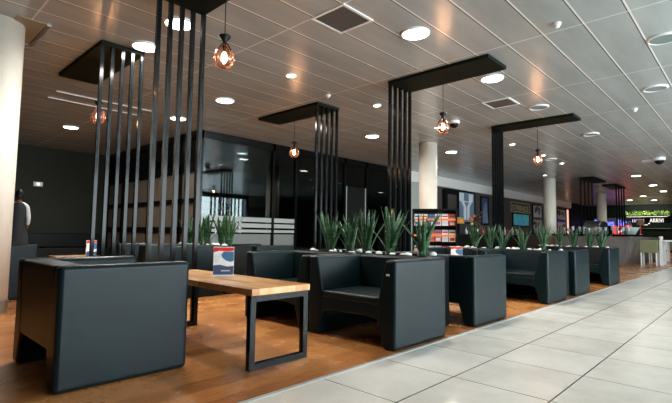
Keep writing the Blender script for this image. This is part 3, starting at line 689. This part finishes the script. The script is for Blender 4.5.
per = skinned('person', [
    (0, 0, .92, .13, .10), (0, 0, 1.10, .11, .085), (0, .0, 1.28, .14, .10), (0, 0, 1.40, .09, .07), (0, 0, 1.46, .05), (0, -.005, 1.53, .07, .085), (0, 0, 1.60, .065, .075),
    (.17, 0, 1.36, .055), (.22, .0, 1.10, .042), (.20, -.12, .92, .032), (.17, -.22, .90, .03), (-.17, 0, 1.36, .055), (-.22, .0, 1.10, .042), (-.20, -.12, .92, .032), (-.17, -.22, .90, .03),
    (.09, 0, .80, .085), (.09, 0, .48, .055), (.09, 0.01, .10, .038), (.09, -.08, .035, .035), (-.09, 0, .80, .085), (-.09, 0, .48, .055), (-.09, 0.01, .10, .038), (-.09, -.08, .035, .035)],
    [(0, 1), (1, 2), (2, 3), (3, 4), (4, 5), (5, 6), (3, 7), (7, 8), (8, 9), (9, 10), (3, 11), (11, 12), (12, 13), (13, 14), (0, 15), (15, 16), (16, 17), (17, 18), (0, 19), (19, 20), (20, 21), (21, 22)], skin)
per.scale = (0.78, 0.9, 1); per.location = ploc; per.rotation_euler = (0, 0, prz + PI)
tag(per, 'person with dark hair, white shirt and dark pinafore standing back turned by left column', 'person')
skinned('shirt', [(0, 0, 1.10, .115, .09), (0, 0, 1.28, .150, .112), (0, 0, 1.40, .10, .08), (0, 0, 1.455, .062), (.175, 0, 1.36, .066), (.225, 0, 1.12, .055), (.212, -.08, .98, .046), (-.175, 0, 1.36, .066), (-.225, 0, 1.12, .055), (-.212, -.08, .98, .046)],
        [(0, 1), (1, 2), (2, 3), (2, 4), (4, 5), (5, 6), (2, 7), (7, 8), (8, 9)], shirt, per)
bm = bmesh.new()
for (rx, ry, z0_), (rx2, ry2, z1_) in ((( .25, .21, .50), (.235, .19, .75)), ((.235, .19, .75), (.19, .16, .92)), ((.19, .16, .92), (.150, .125, 1.08)), ((.150, .125, 1.08), (.185, .145, 1.25)), ((.185, .145, 1.25), (.175, .13, 1.36)), ((.175, .13, 1.36), (.12, .10, 1.42))):
    A = [bm.verts.new((rx*math.cos(2*PI*i/28), ry*math.sin(2*PI*i/28), z0_)) for i in range(28)]; B = [bm.verts.new((rx2*math.cos(2*PI*i/28), ry2*math.sin(2*PI*i/28), z1_)) for i in range(28)]
    for i in range(28): bm.faces.new((A[i], A[(i+1) % 28], B[(i+1) % 28], B[i]))
bmesh.ops.remove_doubles(bm, verts=bm.verts, dist=0.001); obj('pinafore_dress', bm, dress, per, smooth=True)
bm = bmesh.new(); bmesh.ops.create_uvsphere(bm, u_segments=20, v_segments=14, radius=1, matrix=Matrix.Translation((0, .018, 1.585)) @ Matrix.Diagonal((.098, .112, .112, 1)))
bmesh.ops.create_uvsphere(bm, u_segments=14, v_segments=10, radius=.055, matrix=Matrix.Translation((0, .12, 1.63))); obj('hair', bm, hair_m, per, smooth=True)
for s in (-1, 1):
    bm = bmesh.new(); bmesh.ops.create_uvsphere(bm, u_segments=12, v_segments=8, radius=1, matrix=Matrix.Translation((s*.09, -.045, .035)) @ Matrix.Diagonal((.045, .125, .04, 1))); obj('shoe', bm, blackm, per, smooth=True)

# ================================================================ BAR AND FAR RIGHT
t = thing('bar_counter', 'grey metallic bar counter with leaning front at the far end of the seating', 'bar counter', (17.3, 3.0, 0))
bm = bmesh.new(); vv = box(bm, 0, 6.5, 0.06, 2.4, 0, .95)
for q in vv[:4]:
    if q.co.x < 1: q.co.x = .28
    if q.co.y < 1: q.co.y = .34
obj('body', bm, bar_m, t, bevel=0.01)
bx('worktop', black, -0.12, 6.6, -0.02, 2.46, 0.95, 1.02, t, 0.01)
r = random.Random(11)
bm = bmesh.new(); lathe(bm, [(.04, 0), (.006, .01), (.006, .09), (.045, .13), (.05, .24), (.045, .24), (.04, .13)], 14)
wg = obj('wine_glass', bm, mat('glassware', (.7, .75, .78), .1, alpha=.6), smooth=True); wg.location = (17.5, 3.15, 1.02); tag(wg, 'stemmed glass on the bar top at its walkway end', 'glass', 'glasses along the bar top')
for i in range(12):
    g_ = wg.copy(); S.collection.objects.link(g_); g_.location = (17.45+.1*(i % 3), 3.3+i*0.17, 1.02); g_.scale = (1, 1, r.uniform(.8, 1.2)); g_['label'] = 'stemmed glass standing in the row along the bar front edge'
t = thing('espresso_machine', 'silver rounded coffee machine on the bar counter before the far column', 'coffee machine', (18.4, 4.2, 1.02))
bm = bmesh.new(); prism(bm, [(0, 0), (1.3, 0), (1.3, .25), (1.15, .42), (.95, .5), (.35, .5), (.15, .42), (0, .25)], 'y', 0, .55); obj('body', bm, chrome, t, .02)
for i in range(3): bm = bmesh.new(); tube(bm, [(.3+i*.35, -.02, .2), (.3+i*.35, -.2, .17)], .03, 8); obj('portafilter', bm, black, t)
bx('drip_tray', black, .1, 1.2, -.2, 0, .02, .06, t)
t = thing('ice_bucket', 'pale round basket at the right end of the bar top', 'bucket', (18.0, 3.2, 1.02))
bm = bmesh.new(); lathe(bm, [(.16, 0), (.28, .22), (.30, .24)], 20); obj('bowl', bm, mat('pale_teal', (.45, .6, .58), .4), t, smooth=True)
bm = bmesh.new(); tube(bm, [(.28*math.cos(a), 0, .23+.22*math.sin(a)) for a in [PI*i/10 for i in range(11)]], .012, 6); obj('handle', bm, chrome, t)
t = thing('bar_lamp', 'small dark lamp at the right end of the bar top', 'lamp', (20.2, 3.25, 1.02)); bm = bmesh.new(); lathe(bm, [(.08, 0), (.02, .03), (.02, .4)], 12); obj('base', bm, red, t); bm = bmesh.new(); lathe(bm, [(.14, .38), (.1, .58)], 16); obj('lamp_shade', bm, brown, t)
# lit signs on the end wall
XW = X1
ROT = (PI/2, 0, -PI/2)
t = thing('bar_sign', 'blue glowing script letters over the bar at far left of the end wall', 'sign', (XW, 8.7, 1.75)); text('letters', 'Cuisines  Bar', 0.62, led_blue, (-.04, 0, 0), ROT, t, .02, sx=0.62)
bx('backing_board', navy, -.02, 0, -2.3, .1, .04, .55, t)
t = thing('bar_sign', 'red lit sign panel with white lettering beneath the blue letters', 'sign', (XW, 7.5, 1.15)); bx('panel', led_red, -.05, 0, -1.15, 0, 0, .62, t); text('letters', 'BAR', 0.30, led_white, (-.06, -.25, .12), ROT, t, .01, sx=1)
t = thing('bar_sign', 'small violet white letters left of the hedge lettering', 'sign', (XW, 6.35, 1.98)); text('letters', 'IIIIII', 0.32, mat('led_lilac', (.6, .6, .8), emit=(.6, .6, .85), es=.6), (-.04, 0, 0), ROT, t, .01, sx=1.5)
t = thing('wall_sign', 'large cream wall lettering beneath the green hedge shelf', 'sign', (XW, 5.75, 1.86)); text('first_letter', 'L', 0.62, mat('cream_letter', (.8, .75, .55), emit=(.9, .85, .6), es=.15), (-.04, 0, -.08), ROT, t, .02, sx=1)
text('letters', 'ARRIVI', 0.36, led_white, (-.04, -.42, .12), ROT, t, .01, sx=0.72); text('small_letter', '.', 0.6, led_white, (-.04, -.32, .0), ROT, t, .01)
t = thing('hedge_shelf', 'long strip of bright green foliage on the dark end wall', 'hedge', (XW, 4.2, 2.40))
bx('shelf', blackm, -.35, 0, 0, 2.5, -.04, 0, t)
bm = bmesh.new(); r = random.Random(2)
for i in range(420):
    c = Vector((-.18+r.gauss(0, .09), r.uniform(.02, 2.48), r.uniform(0.02, .30)+.05*math.sin(i))); d = Vector((r.gauss(0, 1), r.gauss(0, 1), r.gauss(.4, 1))).normalized(); s = d.orthogonal().normalized(); L = r.uniform(.07, .13)
    a = bm.verts.new(c); b = bm.verts.new(c+d*L*.5+s*L*.28); e = bm.verts.new(c+d*L); f_ = bm.verts.new(c+d*L*.5-s*L*.28); bm.faces.new((a, b, e, f_))
obj('foliage', bm, hedge_m, t)
area('hedge_fill', (XW-1.0, 5.45, 3.15), (0, -0.5, 0), .3, 2.4, 45, (1, .97, .85)).parent = None  # unseen fill light, added to brighten the hedge
bx('led_strip', led_white, -.35, -.33, .1, 2.4, -.06, -.045, t)
t = thing('wall_ledge', 'thin pale ledge line low on the dark end wall', 'ledge', (XW, 4.2, 1.55)); bx('board', chrome, -.1, 0, 0, 1.6, 0, .03, t)
# cafe chairs and tables
t = thing('cafe_chair', 'olive upholstered chair with white legs beside the bar end', 'chair', (18.05, 2.45, 0), group='cafe chairs by the bar')
bx('seat', olive, 0, .5, 0, .5, .42, .50, t, .02); bx('backrest', olive, 0, .06, 0, .5, .46, .84, t, .02)
for a, b in ((.02, .02), (.44, .02), (.02, .44), (.44, .44)): bx('leg', white_plastic, a, a+.04, b, b+.04, 0, .42, t)
oc = t
dup(oc, (19.6, 2.45, 0), 'olive chair behind the first one, mostly hidden'); dup(oc, (22.6, 2.45, 0), 'olive chair at the far table near the right edge')
t = thing('cafe_table', 'white high legged cafe table at the right edge of the photo', 'table', (18.3, 1.93, 0), group='white cafe tables')
bx('tabletop', white_plastic, 0, .8, 0, .5, .80, .84, t)
for a, b in ((0, 0), (.72, 0), (0, .42), (.72, .42)): bx('leg', white_plastic, a, a+.08, b, b+.08, 0, .80, t)
dup(t, (21.5, 2.2, 0), 'second white cafe table just beyond, nearer the end wall'); 
bm = bmesh.new(); lathe(bm, [(.05, 0), (.06, .13)], 14); mg = obj('cup', bm, white_plastic, smooth=True); mg.location = (18.42, 2.4, .84); tag(mg, 'white cup on the nearer white cafe table', 'cup')
bm = bmesh.new(); lathe(bm, [(.06, 0), (.06, .10), (.03, .13)], 14); mg = obj('jar', bm, red, smooth=True); mg.location = (18.7, 2.42, .84); tag(mg, 'red jar on the nearer white cafe table', 'jar')
